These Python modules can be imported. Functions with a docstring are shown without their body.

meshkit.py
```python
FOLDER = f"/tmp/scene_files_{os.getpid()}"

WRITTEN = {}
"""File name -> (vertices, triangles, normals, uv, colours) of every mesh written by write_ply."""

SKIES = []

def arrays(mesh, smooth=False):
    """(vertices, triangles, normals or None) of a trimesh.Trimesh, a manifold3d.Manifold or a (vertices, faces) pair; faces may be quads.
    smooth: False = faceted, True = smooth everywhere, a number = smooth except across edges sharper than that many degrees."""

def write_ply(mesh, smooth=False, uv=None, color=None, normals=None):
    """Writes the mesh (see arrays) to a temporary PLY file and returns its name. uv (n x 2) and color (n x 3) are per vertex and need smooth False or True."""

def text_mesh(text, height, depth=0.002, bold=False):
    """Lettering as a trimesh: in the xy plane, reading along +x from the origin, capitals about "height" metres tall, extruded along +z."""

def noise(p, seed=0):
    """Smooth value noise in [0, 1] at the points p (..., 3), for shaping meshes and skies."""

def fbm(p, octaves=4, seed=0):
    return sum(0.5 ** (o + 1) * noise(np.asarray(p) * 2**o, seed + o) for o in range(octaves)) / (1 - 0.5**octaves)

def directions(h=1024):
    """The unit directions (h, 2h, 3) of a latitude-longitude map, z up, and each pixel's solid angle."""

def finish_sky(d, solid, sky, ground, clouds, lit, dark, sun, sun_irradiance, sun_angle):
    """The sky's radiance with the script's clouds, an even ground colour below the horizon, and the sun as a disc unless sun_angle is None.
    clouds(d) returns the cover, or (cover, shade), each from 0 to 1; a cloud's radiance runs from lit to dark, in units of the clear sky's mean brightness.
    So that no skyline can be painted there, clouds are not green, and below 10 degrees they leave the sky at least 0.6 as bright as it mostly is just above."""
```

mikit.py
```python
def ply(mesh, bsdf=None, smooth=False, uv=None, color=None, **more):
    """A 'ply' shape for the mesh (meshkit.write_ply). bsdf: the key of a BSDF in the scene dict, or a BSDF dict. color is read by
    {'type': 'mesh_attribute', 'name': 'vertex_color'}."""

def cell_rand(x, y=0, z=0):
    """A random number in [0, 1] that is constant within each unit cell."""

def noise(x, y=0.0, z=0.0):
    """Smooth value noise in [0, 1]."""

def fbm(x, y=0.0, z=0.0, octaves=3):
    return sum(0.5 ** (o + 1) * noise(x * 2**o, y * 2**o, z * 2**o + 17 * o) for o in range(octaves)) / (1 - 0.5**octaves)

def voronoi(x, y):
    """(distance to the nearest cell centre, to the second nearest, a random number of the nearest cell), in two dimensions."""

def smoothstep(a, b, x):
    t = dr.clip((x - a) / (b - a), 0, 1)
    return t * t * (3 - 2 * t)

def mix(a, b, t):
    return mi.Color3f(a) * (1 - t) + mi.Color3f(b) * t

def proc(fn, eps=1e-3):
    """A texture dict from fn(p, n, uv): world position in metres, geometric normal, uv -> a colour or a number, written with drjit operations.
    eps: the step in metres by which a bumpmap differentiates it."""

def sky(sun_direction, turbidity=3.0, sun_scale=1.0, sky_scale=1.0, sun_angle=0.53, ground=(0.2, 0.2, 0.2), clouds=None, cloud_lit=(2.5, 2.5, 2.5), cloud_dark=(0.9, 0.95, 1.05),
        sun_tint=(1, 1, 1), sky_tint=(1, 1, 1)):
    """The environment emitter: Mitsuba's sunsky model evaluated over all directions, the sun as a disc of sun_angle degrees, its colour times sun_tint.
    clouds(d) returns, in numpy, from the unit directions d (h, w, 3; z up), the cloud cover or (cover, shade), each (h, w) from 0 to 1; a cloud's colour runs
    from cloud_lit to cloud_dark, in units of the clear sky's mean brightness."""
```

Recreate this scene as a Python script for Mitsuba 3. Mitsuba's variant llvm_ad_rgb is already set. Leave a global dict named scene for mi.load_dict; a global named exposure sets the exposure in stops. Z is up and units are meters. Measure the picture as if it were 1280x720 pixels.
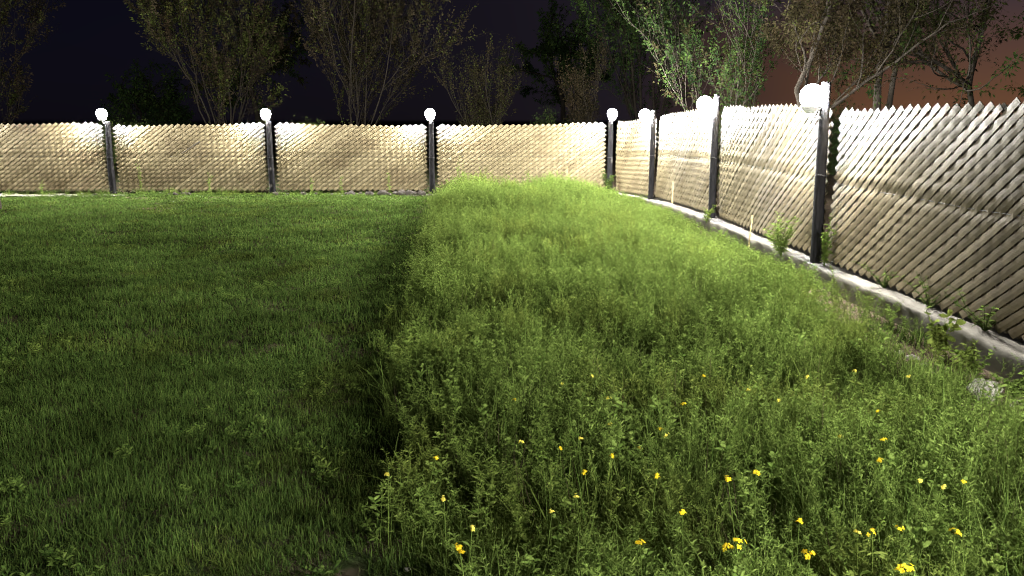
import math
import numpy as np
import drjit as dr
import mitsuba as mi
import trimesh
import mikit
import meshkit

T = mi.ScalarTransform4f
PI = math.pi

# ------------------------------------------------------------------ camera, sky, exposure
scene, labels = {}, {}
pitch = math.radians(11.8)
EYE = (0.0, 0.0, 1.7)
scene['camera'] = {
    'type': 'perspective', 'fov': 65.24, 'fov_axis': 'x', 'near_clip': 0.05, 'far_clip': 500.0,
    'to_world': T().look_at(origin=list(EYE), target=[0, math.cos(pitch), EYE[2] - math.sin(pitch)], up=[0, 0, 1])}


def night_clouds(d):
    """Thin night cloud lit by a town that lies ahead to the right: reddish low down, dull violet higher up."""
    az = np.degrees(np.arctan2(d[..., 0], d[..., 1]))
    el = np.degrees(np.arcsin(np.clip(d[..., 2], -1, 1)))
    n = meshkit.fbm(d * 3.0, 4, seed=5)
    away = np.abs((az - 42 + 180) % 360 - 180)
    cover = np.exp(-(away / 26.0) ** 2) * np.clip(1.15 - el / 60.0, 0, 1)
    cover = cover + 0.22 * np.exp(-(away / 55.0) ** 2)
    cover = np.clip(cover * (0.75 + 0.5 * n), 0, 1)
    shade = np.clip((el - 1.5) / 6.5 + 0.3 * (n - 0.5), 0, 1)
    shade = np.maximum(shade, np.clip((away - 20) / 14.0, 0, 1))
    return cover, shade


scene['sky'] = mikit.sky((0.9, -0.5, 0.25), turbidity=3, sun_scale=0.0, sky_scale=0.0245, sun_tint=(1, 1, 1), sky_tint=(0.75, 0.62, 1.75),
                         clouds=night_clouds, cloud_lit=(70, 32, 17), cloud_dark=(20.0, 15.0, 20.0), ground=(0.05, 0.05, 0.05))
scene['sky']['sampling_weight'] = 2.0
exposure = 0.28
LAMP_POWER = 2850.0
LAMP_TINT = (1.0, 0.985, 0.94)

# ------------------------------------------------------------------ materials
mix, fbm, noise, smoothstep = mikit.mix, mikit.fbm, mikit.noise, mikit.smoothstep

# leaf palette: uv.y picks the kind (0 deep green, .25 lawn green, .5 fresh yellow green, .75 olive, 1 brown), uv.x the leaf's own tone
PAL = [((0.013, 0.026, 0.010), (0.028, 0.050, 0.018)), ((0.036, 0.072, 0.015), (0.096, 0.142, 0.032)), ((0.084, 0.136, 0.024), (0.196, 0.256, 0.062)),
       ((0.014, 0.014, 0.006), (0.042, 0.037, 0.016)), ((0.022, 0.017, 0.010), (0.060, 0.046, 0.030))]


def leaf_colour(p, n, uv):
    c = mi.Color3f(0, 0, 0)
    for k, (a, b) in enumerate(PAL):
        w = dr.clip(1 - dr.abs(uv.y * 4 - k), 0, 1)
        c += mix(a, b, dr.clip(uv.x, 0, 1)) * w
    patch = fbm(p.x * 0.9 + 31, p.y * 0.9 + 7, p.z * 0.9, 3)
    tuft = fbm(p.x * 3.1 + 3, p.y * 3.1 + 17, p.z * 1.5, 2)
    dry = smoothstep(0.55, 0.75, fbm(p.x * 1.7 + 50, p.y * 1.7, 2.0, 3))
    c = mix(c, c * mi.Color3f(1.10, 1.0, 0.95), dry)
    return c * (0.60 + 0.80 * patch) * (0.62 + 0.76 * tuft)


scene['leaf_material'] = {'type': 'principledthin', 'base_color': mikit.proc(leaf_colour), 'roughness': 0.5, 'diff_trans': 1.0, 'spec_trans': 0.0, 'eta': 1.35}


def bark_colour(p, n, uv):
    g = fbm(p.x * 18, p.y * 18, p.z * 4, 3)
    return mix((0.020, 0.017, 0.013), (0.062, 0.053, 0.043), g)


def dimmed_bark_colour(p, n, uv):
    return mix((0.010, 0.008, 0.006), (0.028, 0.024, 0.019), fbm(p.x * 18, p.y * 18, p.z * 4, 3))  # bark tones lowered to dim the back trees; low light put into colour


scene['dimmed_bark_material'] = {'type': 'twosided', 'b': {'type': 'diffuse', 'reflectance': mikit.proc(dimmed_bark_colour)}}
scene['bark_material'] = {'type': 'twosided', 'b': {'type': 'diffuse', 'reflectance': mikit.proc(bark_colour)}}


def lath_colour(p, n, uv):
    grain = noise(uv.x * 917 + uv.y * 5, p.z * 160 + uv.y * 40, uv.x * 50)
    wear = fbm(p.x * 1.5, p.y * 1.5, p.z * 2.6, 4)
    c = mix((0.126, 0.100, 0.054), (0.200, 0.164, 0.098), dr.clip(uv.x, 0, 1))
    c = c * (0.82 + 0.32 * grain)
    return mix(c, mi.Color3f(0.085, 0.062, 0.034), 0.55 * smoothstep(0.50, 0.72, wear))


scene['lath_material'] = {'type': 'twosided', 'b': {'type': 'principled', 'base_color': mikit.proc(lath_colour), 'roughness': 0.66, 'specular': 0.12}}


def post_colour(p, n, uv):
    a = fbm(p.x * 9, p.y * 9, p.z * 5, 4)
    b = noise(p.x * 60, p.y * 60, p.z * 9)
    c = mix((0.006, 0.006, 0.007), (0.017, 0.016, 0.017), b)
    return mix(c, mi.Color3f(0.075, 0.068, 0.062), smoothstep(0.66, 0.74, a))


scene['post_material'] = {'type': 'twosided', 'b': {'type': 'principled', 'base_color': mikit.proc(post_colour), 'roughness': 0.7, 'specular': 0.08}}


def concrete_colour(p, n, uv):
    a = fbm(p.x * 5, p.y * 5, p.z * 5, 4)
    b = noise(p.x * 90, p.y * 90, p.z * 90)
    return mix((0.11, 0.102, 0.087), (0.26, 0.242, 0.21), dr.clip(a * 1.1 + 0.25 * b - 0.12, 0, 1))


scene['concrete_material'] = {'type': 'twosided', 'b': {'type': 'diffuse', 'reflectance': mikit.proc(concrete_colour)}}


def soil_colour(p, n, uv):
    a = fbm(p.x * 3, p.y * 3, 0.0, 4)
    b = noise(p.x * 45, p.y * 45, 3.0)
    c = mix((0.035, 0.027, 0.018), (0.13, 0.10, 0.07), dr.clip(a * 0.8 + b * 0.4 - 0.15, 0, 1))
    green = smoothstep(0.35, 0.6, fbm(p.x * 6 + 9, p.y * 6, 1.0, 3)) * (1 - smoothstep(2.3, 2.8, p.x))
    return mix(c, mi.Color3f(0.022, 0.040, 0.011), green * 0.85)


scene['soil_material'] = {'type': 'twosided', 'b': {'type': 'diffuse', 'reflectance': mikit.proc(soil_colour)}}


def stone_colour(p, n, uv):
    a = fbm(p.x * 14, p.y * 14, p.z * 14, 3)
    return mix((0.13, 0.12, 0.10), (0.38, 0.355, 0.31), a)


scene['stone_material'] = {'type': 'twosided', 'b': {'type': 'diffuse', 'reflectance': mikit.proc(stone_colour)}}


def clod_colour(p, n, uv):
    return mix((0.030, 0.026, 0.022), (0.085, 0.075, 0.065), fbm(p.x * 16, p.y * 16, p.z * 16, 3))


scene['clod_material'] = {'type': 'twosided', 'b': {'type': 'diffuse', 'reflectance': mikit.proc(clod_colour)}}


def stake_colour(p, n, uv):
    return mix((0.30, 0.23, 0.12), (0.44, 0.36, 0.20), fbm(p.x * 60, p.y * 60, p.z * 9, 3))


scene['stake_material'] = {'type': 'twosided', 'b': {'type': 'diffuse', 'reflectance': mikit.proc(stake_colour)}}
scene['petal_material'] = {'type': 'principledthin', 'base_color': {'type': 'rgb', 'value': [0.74, 0.56, 0.03]}, 'roughness': 0.6, 'diff_trans': 0.7, 'spec_trans': 0.0}
scene['petal_pale_material'] = {'type': 'principledthin', 'base_color': {'type': 'rgb', 'value': [0.66, 0.58, 0.10]}, 'roughness': 0.6, 'diff_trans': 0.7, 'spec_trans': 0.0}
scene['straw_material'] = {'type': 'principledthin', 'base_color': {'type': 'rgb', 'value': [0.50, 0.47, 0.30]}, 'roughness': 0.6, 'diff_trans': 0.4, 'spec_trans': 0.0}
scene['steel_material'] = {'type': 'twosided', 'b': {'type': 'principled', 'base_color': {'type': 'rgb', 'value': [0.10, 0.10, 0.10]}, 'metallic': 0.8, 'roughness': 0.4}}
scene['globe_material'] = {'type': 'twosided', 'b': {'type': 'diffuse', 'reflectance': {'type': 'rgb', 'value': [0.85, 0.85, 0.85]}}}


# ------------------------------------------------------------------ helpers
def say(key, label=None, category=None, group=None, kind=None):
    labels[key] = {a: b for a, b in (('label', label), ('category', category), ('group', group), ('kind', kind)) if b}
    return key


used = set()


def fresh(name):
    key, k = name, 0
    while key in used:
        k += 1
        key = f'{name}_{k:03d}'
    used.add(key)
    return key


def part(thing, name, mesh, bsdf, smooth=False, uv=None, **more):
    key = fresh(f'{thing}__{name}' if thing else name)
    scene[key] = mikit.ply(mesh, bsdf, smooth=smooth, uv=uv, **more)
    return key


def tube(points, radii, sides=5, cap=True):
    p = np.asarray(points, float)
    t = np.gradient(p, axis=0)
    t /= np.linalg.norm(t, axis=1, keepdims=True) + 1e-12
    a = np.cross(t, np.where(np.abs(t[:, 2:]) < 0.9, [0, 0, 1.0], [1.0, 0, 0]))
    a /= np.linalg.norm(a, axis=1, keepdims=True) + 1e-12
    b = np.cross(t, a)
    ang = np.arange(sides) * 2 * PI / sides
    r = np.broadcast_to(np.asarray(radii, float), (len(p),))
    v = p[:, None] + r[:, None, None] * (np.cos(ang)[None, :, None] * a[:, None] + np.sin(ang)[None, :, None] * b[:, None])
    n = len(p)
    i, j = np.meshgrid(np.arange(n - 1), np.arange(sides), indexing='ij')
    q = np.stack([i * sides + j, i * sides + (j + 1) % sides, (i + 1) * sides + (j + 1) % sides, (i + 1) * sides + j], -1).reshape(-1, 4)
    f = np.vstack([q[:, [0, 1, 2]], q[:, [0, 2, 3]]])
    v = v.reshape(-1, 3)
    if cap:
        v = np.vstack([v, p[:1], p[-1:]])
        k = np.arange(sides)
        f = np.vstack([f, np.stack([(k + 1) % sides, k, k * 0 + n * sides], 1), np.stack([(n - 1) * sides + k, (n - 1) * sides + (k + 1) % sides, k * 0 + n * sides + 1], 1)])
    return v, f


def join(parts):
    """parts: list of (v, f) or (v, f, uv)"""
    vs, fs, us, at = [], [], [], 0
    for q in parts:
        vs.append(q[0]); fs.append(q[1] + at); at += len(q[0])
        if len(q) > 2:
            us.append(q[2])
    return (np.vstack(vs), np.vstack(fs)), (np.vstack(us) if us else None)


def rounded_prism(w, d, h, r, seg=3, rows=10, taper=0.0):
    """An upright post: a rounded rectangle w x d, height h, chamfered top."""
    ring = []
    for cx, cy, a0 in ((1, 1, 0), (-1, 1, 90), (-1, -1, 180), (1, -1, 270)):
        for k in range(seg + 1):
            a = math.radians(a0 + 90 * k / seg)
            ring.append((cx * (w / 2 - r) + r * math.cos(a), cy * (d / 2 - r) + r * math.sin(a)))
    ring = np.array(ring)
    zs = list(np.linspace(0, h - 0.012, rows)) + [h]
    v = []
    for k, z in enumerate(zs):
        s = (1 - taper * z / h) * (0.86 if k == rows else 1.0)
        v.append(np.column_stack([ring * s, np.full(len(ring), z)]))
    m = len(ring)
    v = np.vstack(v + [np.array([[0, 0, h]])])
    n = len(zs)
    i, j = np.meshgrid(np.arange(n - 1), np.arange(m), indexing='ij')
    q = np.stack([i * m + j, i * m + (j + 1) % m, (i + 1) * m + (j + 1) % m, (i + 1) * m + j], -1).reshape(-1, 4)
    f = np.vstack([q[:, [0, 1, 2]], q[:, [0, 2, 3]]])
    k = np.arange(m)
    f = np.vstack([f, np.stack([(n - 1) * m + k, (n - 1) * m + (k + 1) % m, k * 0 + n * m], 1)])
    return v, f


def rock(seed, size, flat=0.6, rough=0.35, sub=3):
    m = trimesh.creation.icosphere(subdivisions=sub)
    v = np.array(m.vertices)
    d = meshkit.fbm(v * 1.3 + seed * 7.1, 4, seed=seed) - 0.5
    v = v * (1 + rough * 2 * d[:, None])
    # a few cut faces
    rng = np.random.default_rng(seed)
    for _ in range(6):
        n = rng.normal(size=3); n /= np.linalg.norm(n)
        over = np.maximum(v @ n - 0.72, 0)
        v = v - over[:, None] * n * 0.9
    return v * np.array(size) * np.array([1, 1, flat]), np.array(m.faces)


# ------------------------------------------------------------------ ground
def fence_x(y):          # the plane of the right fence
    return np.interp(y, [-4, 4.75, 8.2, 12.1, 16, 19], [3.46, 3.36, 3.25, 3.10, 2.86, 2.42])


def kerb_front(y):
    return fence_x(y) - 0.175


def kerb_top(y):
    return np.interp(y, [-4, 12.1, 14.5, 16, 19], [0.26, 0.26, 0.22, 0.17, 0.06])


def edge_x(y):           # where the mown lawn meets the tall meadow
    return np.interp(y, [0, 2.5, 3, 4.7, 6.8, 8.1, 12.4, 18.6], [-0.25, -0.45, -0.53, -0.86, -1.03, -1.13, -1.44, -1.75])


def ground_z(x, y):
    x, y = np.asarray(x, float), np.asarray(y, float)
    p = np.stack([x * 0.7, y * 0.7, x * 0], -1)
    z = 0.07 * (meshkit.fbm(p, 3, seed=2) - 0.5)
    near = np.clip((x - 1.9) / 1.0, 0, 1)
    near = near * near * (3 - 2 * near)
    z = z + near * np.interp(y, [-4, 9, 14, 19], [0.075, 0.075, 0.04, 0.0])
    return z


gx = np.unique(np.concatenate([np.linspace(-70, -16, 12), np.linspace(-16, -4, 50), np.linspace(-4, 4, 110), np.linspace(4, 16, 30), np.linspace(16, 70, 12)]))
gy = np.unique(np.concatenate([np.linspace(-30, 0, 12), np.linspace(0, 8, 110), np.linspace(8, 20, 90), np.linspace(20, 32, 16), np.linspace(32, 110, 12)]))
X, Y = np.meshgrid(gx, gy)
gv = np.stack([X.ravel(), Y.ravel(), ground_z(X.ravel(), Y.ravel())], 1)
gv[:, 2] += 0.02 * (meshkit.fbm(np.column_stack([gv[:, :2] * 7, gv[:, 2] * 0]), 3, seed=4) - 0.5)
nx, ny = len(gx), len(gy)
i, j = np.meshgrid(np.arange(nx - 1), np.arange(ny - 1))
q = np.stack([j * nx + i, j * nx + i + 1, (j + 1) * nx + i + 1, (j + 1) * nx + i], -1).reshape(-1, 4)
part(None, 'ground', (gv, q), 'soil_material', smooth=True)
say('ground', 'dark earth under the lawn and the meadow', None, kind='structure')


# ------------------------------------------------------------------ concrete kerbs
def kerb_mesh(pts, tops, width, bottom, seed):
    """A cast kerb along pts (front edge, going so that the kerb lies to the right of the path), worn at its edges."""
    pts = np.asarray(pts, float)
    prof = [(0, None), (0.0, -0.10), (0.0, -0.05), (0.0, -0.018), (0.018, 0), (0.06, 0), (0.10, 0), (0.14, 0), (width - 0.02, 0), (width, -0.02), (width, None)]
    d = np.gradient(pts, axis=0)
    d /= np.linalg.norm(d, axis=1, keepdims=True)
    side = np.column_stack([d[:, 1], -d[:, 0]])
    rows = []
    for k, (p, s, top) in enumerate(zip(pts, side, tops)):
        for o, z in prof:
            rows.append((p[0] + s[0] * o, p[1] + s[1] * o, bottom if z is None else top + z))
    v = np.array(rows)
    m, n = len(prof), len(pts)
    w = meshkit.fbm(v * 9, 3, seed=seed) - 0.5
    w2 = meshkit.noise(v * 3.1, seed + 3) - 0.5
    live = np.tile([0 if z is None else 1 for _, z in prof], n)
    v[:, 2] += live * (0.034 * w + 0.026 * w2)
    v[:, :2] += (np.repeat(side, m, axis=0)) * (live * 0.030 * (meshkit.fbm(v * 7 + 50, 3, seed=seed + 1) - 0.5))[:, None]
    i, j = np.meshgrid(np.arange(n - 1), np.arange(m - 1), indexing='ij')
    q = np.stack([i * m + j, i * m + j + 1, (i + 1) * m + j + 1, (i + 1) * m + j], -1).reshape(-1, 4)
    return v, np.vstack([q[:, [0, 1, 2]], q[:, [0, 2, 3]]])


ky = np.linspace(-4, 18.85, 330)
part(None, 'concrete_kerb', kerb_mesh(np.column_stack([kerb_front(ky), ky]), kerb_top(ky), 0.40, -0.15, 11), 'concrete_material', smooth=40)
say('concrete_kerb', 'long weathered grey concrete kerb carrying the right-hand fence beside the meadow', 'kerb')
kx = np.linspace(-17, 2.2, 220)
part(None, 'concrete_kerb_001', kerb_mesh(np.column_stack([kx, np.full(len(kx), 18.72)])[::-1], np.full(len(kx), 0.02), -0.45, -0.15, 23), 'concrete_material', smooth=40)
say('concrete_kerb_001', 'low pale concrete sill under the back fence along the far end of the lawn', 'kerb')


# ------------------------------------------------------------------ woven lath fence
def fence_panel(name, A, B, zA, zB, H, label, seed, cell=0.137, vcell=0.10, bow=0.04, dent=0.8, relief=0.0038, wire=0.52, group=None):
    rng = np.random.default_rng(seed)
    A, B = np.asarray(A, float), np.asarray(B, float)
    W = np.linalg.norm(B - A)
    d = (B - A) / W
    nrm = np.array([d[1], -d[0]])
    n, m = max(2, round(W / cell)), round(H / vcell)
    w, hh = W / n, H / m
    key = fresh(name)
    say(key, label, 'fence panel', group or 'woven lath fence panels between the posts')
    ph, mood = rng.uniform(0, 50), rng.uniform(0.35, 0.65)

    def place(u, v, off):
        s, h = (u - v) * w / 2, (u + v) * hh / 2
        q = np.stack([s * 0.55 + ph, h * 0.9, s * 0], -1)
        o = off + bow * 2 * (meshkit.fbm(q, 2, seed=seed) - 0.5)
        o = o - dent * 0.011 * np.exp(-((h - wire * H - 0.012 * np.sin(s * 2)) / 0.035) ** 2) + dent * 0.006 * np.exp(-((h - wire * H - 0.10) / 0.05) ** 2)
        sag = 0.025 * np.sin(s * 1.3 + ph) + 0.012 * np.sin(s * 3.1 + ph)
        z = zA + (zB - zA) * s / W + h + sag * h / H
        return np.stack([A[0] + d[0] * s + nrm[0] * o, A[1] + d[1] * s + nrm[1] * o, z], -1)

    def lath(along, k, j0, j1):
        g, th = (0.085 if along else 0.13), 0.005
        u = np.linspace(j0, j1, 2 * (j1 - j0) + 1)
        wave = np.cos(PI * (u - 0.5 + k))
        u[-1] += (rng.uniform(0.16, 0.42) if rng.random() > 0.06 else rng.uniform(-0.35, 0.0)) if along else 0
        u[0] -= rng.uniform(0.0, 0.15) if along else 0
        jit, off = rng.uniform(-0.018, 0.018), rng.uniform(-0.002, 0.002)
        tilt = rng.uniform(-0.0025, 0.0025)
        dd = (0.012 + relief * wave if along else -0.018 - 0.002 * wave) + off * (1 if along else 0.3)
        va, vb = k + g + jit, k + 1 - g + jit
        rings = []
        for vv, o in ((va, dd + tilt), ((va + vb) / 2, dd + 0.0012), (vb, dd - tilt), (vb, dd - th - tilt), (va, dd - th + tilt)):
            U, V = (u, np.full_like(u, vv)) if along else (np.full_like(u, vv), u)
            rings.append(place(U, V, o))
        P = np.stack(rings, 1)
        c, r = P.shape[:2]
        i, j = np.meshgrid(np.arange(c - 1), np.arange(r), indexing='ij')
        q = np.stack([i * r + j, i * r + (j + 1) % r, (i + 1) * r + (j + 1) % r, (i + 1) * r + j], -1).reshape(-1, 4)
        f = np.vstack([q[:, [0, 1, 2]], q[:, [0, 2, 3]], [[0, 1, 2], [0, 2, 3], [0, 3, 4]], [[(c - 1) * r + a for a in t] for t in ((0, 2, 1), (0, 3, 2), (0, 4, 3))]])
        tone = np.clip(rng.normal(mood, 0.17), 0, 1)
        uv = np.column_stack([np.full(c * r, tone), np.repeat(u * 0.085 + k * 3.7, r)])
        # sharp long edges: split vertices by giving each lath faceted shading only across
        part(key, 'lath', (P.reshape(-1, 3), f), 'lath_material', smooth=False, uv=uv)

    for k in range(-2 * n, 2 * m):
        lo, hi = max(k + 1, -k), min(k + 2 * n - 1, 2 * m - 2 - k)
        if hi >= lo:
            lath(True, k, lo, hi + 1)
    for j in range(-2 * n, 2 * (n + m) + 2):
        lo, hi = max(j - (2 * n - 1), -j), min(j - 1, 2 * m - 2 - j)
        if hi >= lo:
            lath(False, j, lo, hi + 1)
    # the tie wire that runs along the panel in the dent
    s = np.linspace(0.02, W - 0.02, max(8, int(W * 5)))
    u = (wire * H / hh * 2 + s / w * 2) / 2
    v = (wire * H / hh * 2 - s / w * 2) / 2
    part(key, 'tie_wire', tube(place(u, v, 0.012 + 0 * s), 0.003, 5), 'steel_material', smooth=True)
    return key


FAR = [(-13.25, 19), (-9.41, 19), (-5.65, 19), (-1.88, 19), (2.30, 19)]
far_words = ['leftmost woven pale lath panel of the back fence, cut off by the picture edge',
             'second woven panel of the back fence from the left, with a brown patch',
             'third woven lath panel of the back fence, above the dark clods at its foot',
             'woven panel of the back fence next to the corner, its foot hidden by meadow']
for k in range(4):
    a, b = FAR[k], FAR[k + 1]
    fence_panel('woven_fence', (a[0] + 0.105, 18.99), (b[0] - 0.105, 18.99), 0.075, 0.075, 1.56, far_words[k], 100 + k, bow=0.028, dent=0.35)
RIGHT = [(16.0, 0.19), (12.1, 0.25), (8.2, 0.26), (4.4, 0.26), (0.6, 0.26)]
fence_panel('woven_fence', (2.42, 18.80), (fence_x(16.1), 16.12), 0.08, 0.20, 1.60, 'narrowest woven lath panel, just right of the corner post', 110)
right_words = ['woven lath panel of the right fence behind the farther thin stake', 'woven panel of the right fence behind the light green bush and nearer stake',
               'largest and nearest woven lath panel of the right fence', 'woven lath panel of the right fence beyond the picture edge']
tops = [1.60, 1.60, 1.56, 1.56]
for k in range(4):
    (ya, za), (yb, zb) = RIGHT[k], RIGHT[k + 1]
    fence_panel('woven_fence', (fence_x(ya), ya - 0.06), (fence_x(yb), yb + 0.10), za + 0.025, zb + (0.03 if k < 2 else 0.0), tops[k] if k else 1.60, right_words[k], 120 + k, relief=0.0026)


# ------------------------------------------------------------------ posts and globe lamps
def post(x, y, z0, h, yaw, label, seed, w=0.155):
    rng = np.random.default_rng(seed)
    v, f = rounded_prism(w, w * 0.95, h, 0.035, 3, 26, taper=0.16)
    v[:, :2] *= (1 + 0.10 * (meshkit.fbm(v * 6 + seed, 3, seed=seed) - 0.5))[:, None]
    v[:, 0] += 0.02 * (meshkit.noise(np.column_stack([v[:, 2] * 1.5, v[:, 2] * 0 + seed, v[:, 2] * 0]), seed) - 0.5)
    c, s = math.cos(yaw), math.sin(yaw)
    lean = rng.uniform(-0.012, 0.012, 2) - np.array([0.028 if 7 < y < 9 else 0.0, 0.0])
    P = np.column_stack([x + v[:, 0] * c - v[:, 1] * s + lean[0] * v[:, 2], y + v[:, 0] * s + v[:, 1] * c + lean[1] * v[:, 2], z0 + v[:, 2]])
    key = fresh('fence_post')
    scene[key] = mikit.ply((P, f), 'post_material', smooth=50)
    say(key, label, 'post', 'dark posts of the lath fence')
    # a wire turned round the post
    key2 = fresh(f'{key}__wire_band')
    zz = 0.50 * h
    sc = 1 - 0.16 * 0.5
    a = np.linspace(0, 2 * PI, 25)
    rr = (np.abs(np.cos(a)) ** 5 + np.abs(np.sin(a)) ** 5) ** (-1 / 5) * w / 2 * sc * 1.03
    ring = np.column_stack([rr * np.cos(a), rr * np.sin(a) * 0.97, zz + 0.006 * np.sin(a * 2)])
    R = np.column_stack([x + ring[:, 0] * c - ring[:, 1] * s + lean[0] * zz, y + ring[:, 0] * s + ring[:, 1] * c + lean[1] * zz, z0 + ring[:, 2]])
    scene[key2] = mikit.ply(tube(R, 0.007, 5, cap=False), 'steel_material', smooth=True)
    return lean


def lamp(x, y, z, nx_, ny_, label, r=0.122, lit=True, arm_l=0.17):
    """A round globe lamp on a short steel arm; (nx_, ny_) points from the post to the yard."""
    key = fresh('globe_lamp')
    say(key, label, 'lamp', 'lit globe lamps on the fence posts')
    cx, cy = x + nx_ * arm_l, y + ny_ * arm_l
    g = {'type': 'sphere', 'center': [cx, cy, z], 'radius': r, 'bsdf': {'type': 'ref', 'id': 'globe_material'}}
    if lit:
        g['emitter'] = {'type': 'area', 'radiance': {'type': 'rgb', 'value': [LAMP_POWER * c for c in LAMP_TINT]}}
    used.add(key + '__globe')
    scene[key + '__globe'] = g
    arm = np.array([[x + nx_ * 0.07, y + ny_ * 0.07, z - 0.21], [x + nx_ * 0.12, y + ny_ * 0.12, z - 0.215], [cx - nx_ * 0.02, cy - ny_ * 0.02, z - 0.19], [cx, cy, z - 0.16], [cx, cy, z - 0.11]])
    part(key, 'arm', tube(arm, 0.012, 8), 'globe_material', smooth=40)
    t = np.linspace(0, 1, 5)
    prof = [(0.025, -0.165), (0.05, -0.160), (0.088, -0.128), (0.098, -0.104), (0.094, -0.102), (0.080, -0.118)]  # dish added under the globe, flared to shade the post below
    cup = [tube([(cx, cy, z + a[1]), (cx, cy, z + b[1])], [a[0], b[0]], 16, cap=False) for a, b in zip(prof[:-1], prof[1:])]
    part(key, 'shading_collar', join(cup)[0], 'globe_material', smooth=40)


ordinal = ['first', 'second', 'third', 'fourth']
fw = ['dark post of the back fence beyond the left picture edge', 'leftmost dark post in view, standing in the back fence', 'second dark post from the left in the back fence',
      'third dark post of the back fence, where the lawn meets the meadow', 'dark post in the corner where the two fences meet']
lw = ['globe lamp on the back fence beyond the left picture edge', 'leftmost shining globe lamp in view on the back fence', 'second shining globe lamp from the left on the back fence',
      'third shining globe lamp of the back fence, above the lawn and meadow boundary', 'shining globe lamp on the corner post between the two fences']
for k, (x, y) in enumerate(FAR):
    post(x, y - 0.06, 0.03, 1.66, 0.0, fw[k], 40 + k, w=0.132)
    lamp(x, y - 0.06, 1.86, 0, -1, lw[k])
rw = [('dark post on the right fence next after the corner post', 'shining globe lamp on the right fence nearest the corner lamp'),
      ('dark post on the kerb between the two thin stakes', 'shining globe lamp above the post between the two thin stakes'),
      ('nearest dark post on the kerb of the right fence with a small plant at it', 'largest shining globe lamp, on the nearest post of the right fence'),
      ('dark post of the right fence beyond the right picture edge', 'unlit globe lamp'), ('dark post of the right fence level with the viewer', 'globe lamp of the right fence level with the viewer'),
      ('dark post of the right fence behind the viewer', 'globe lamp of the right fence behind the viewer')]
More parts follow.
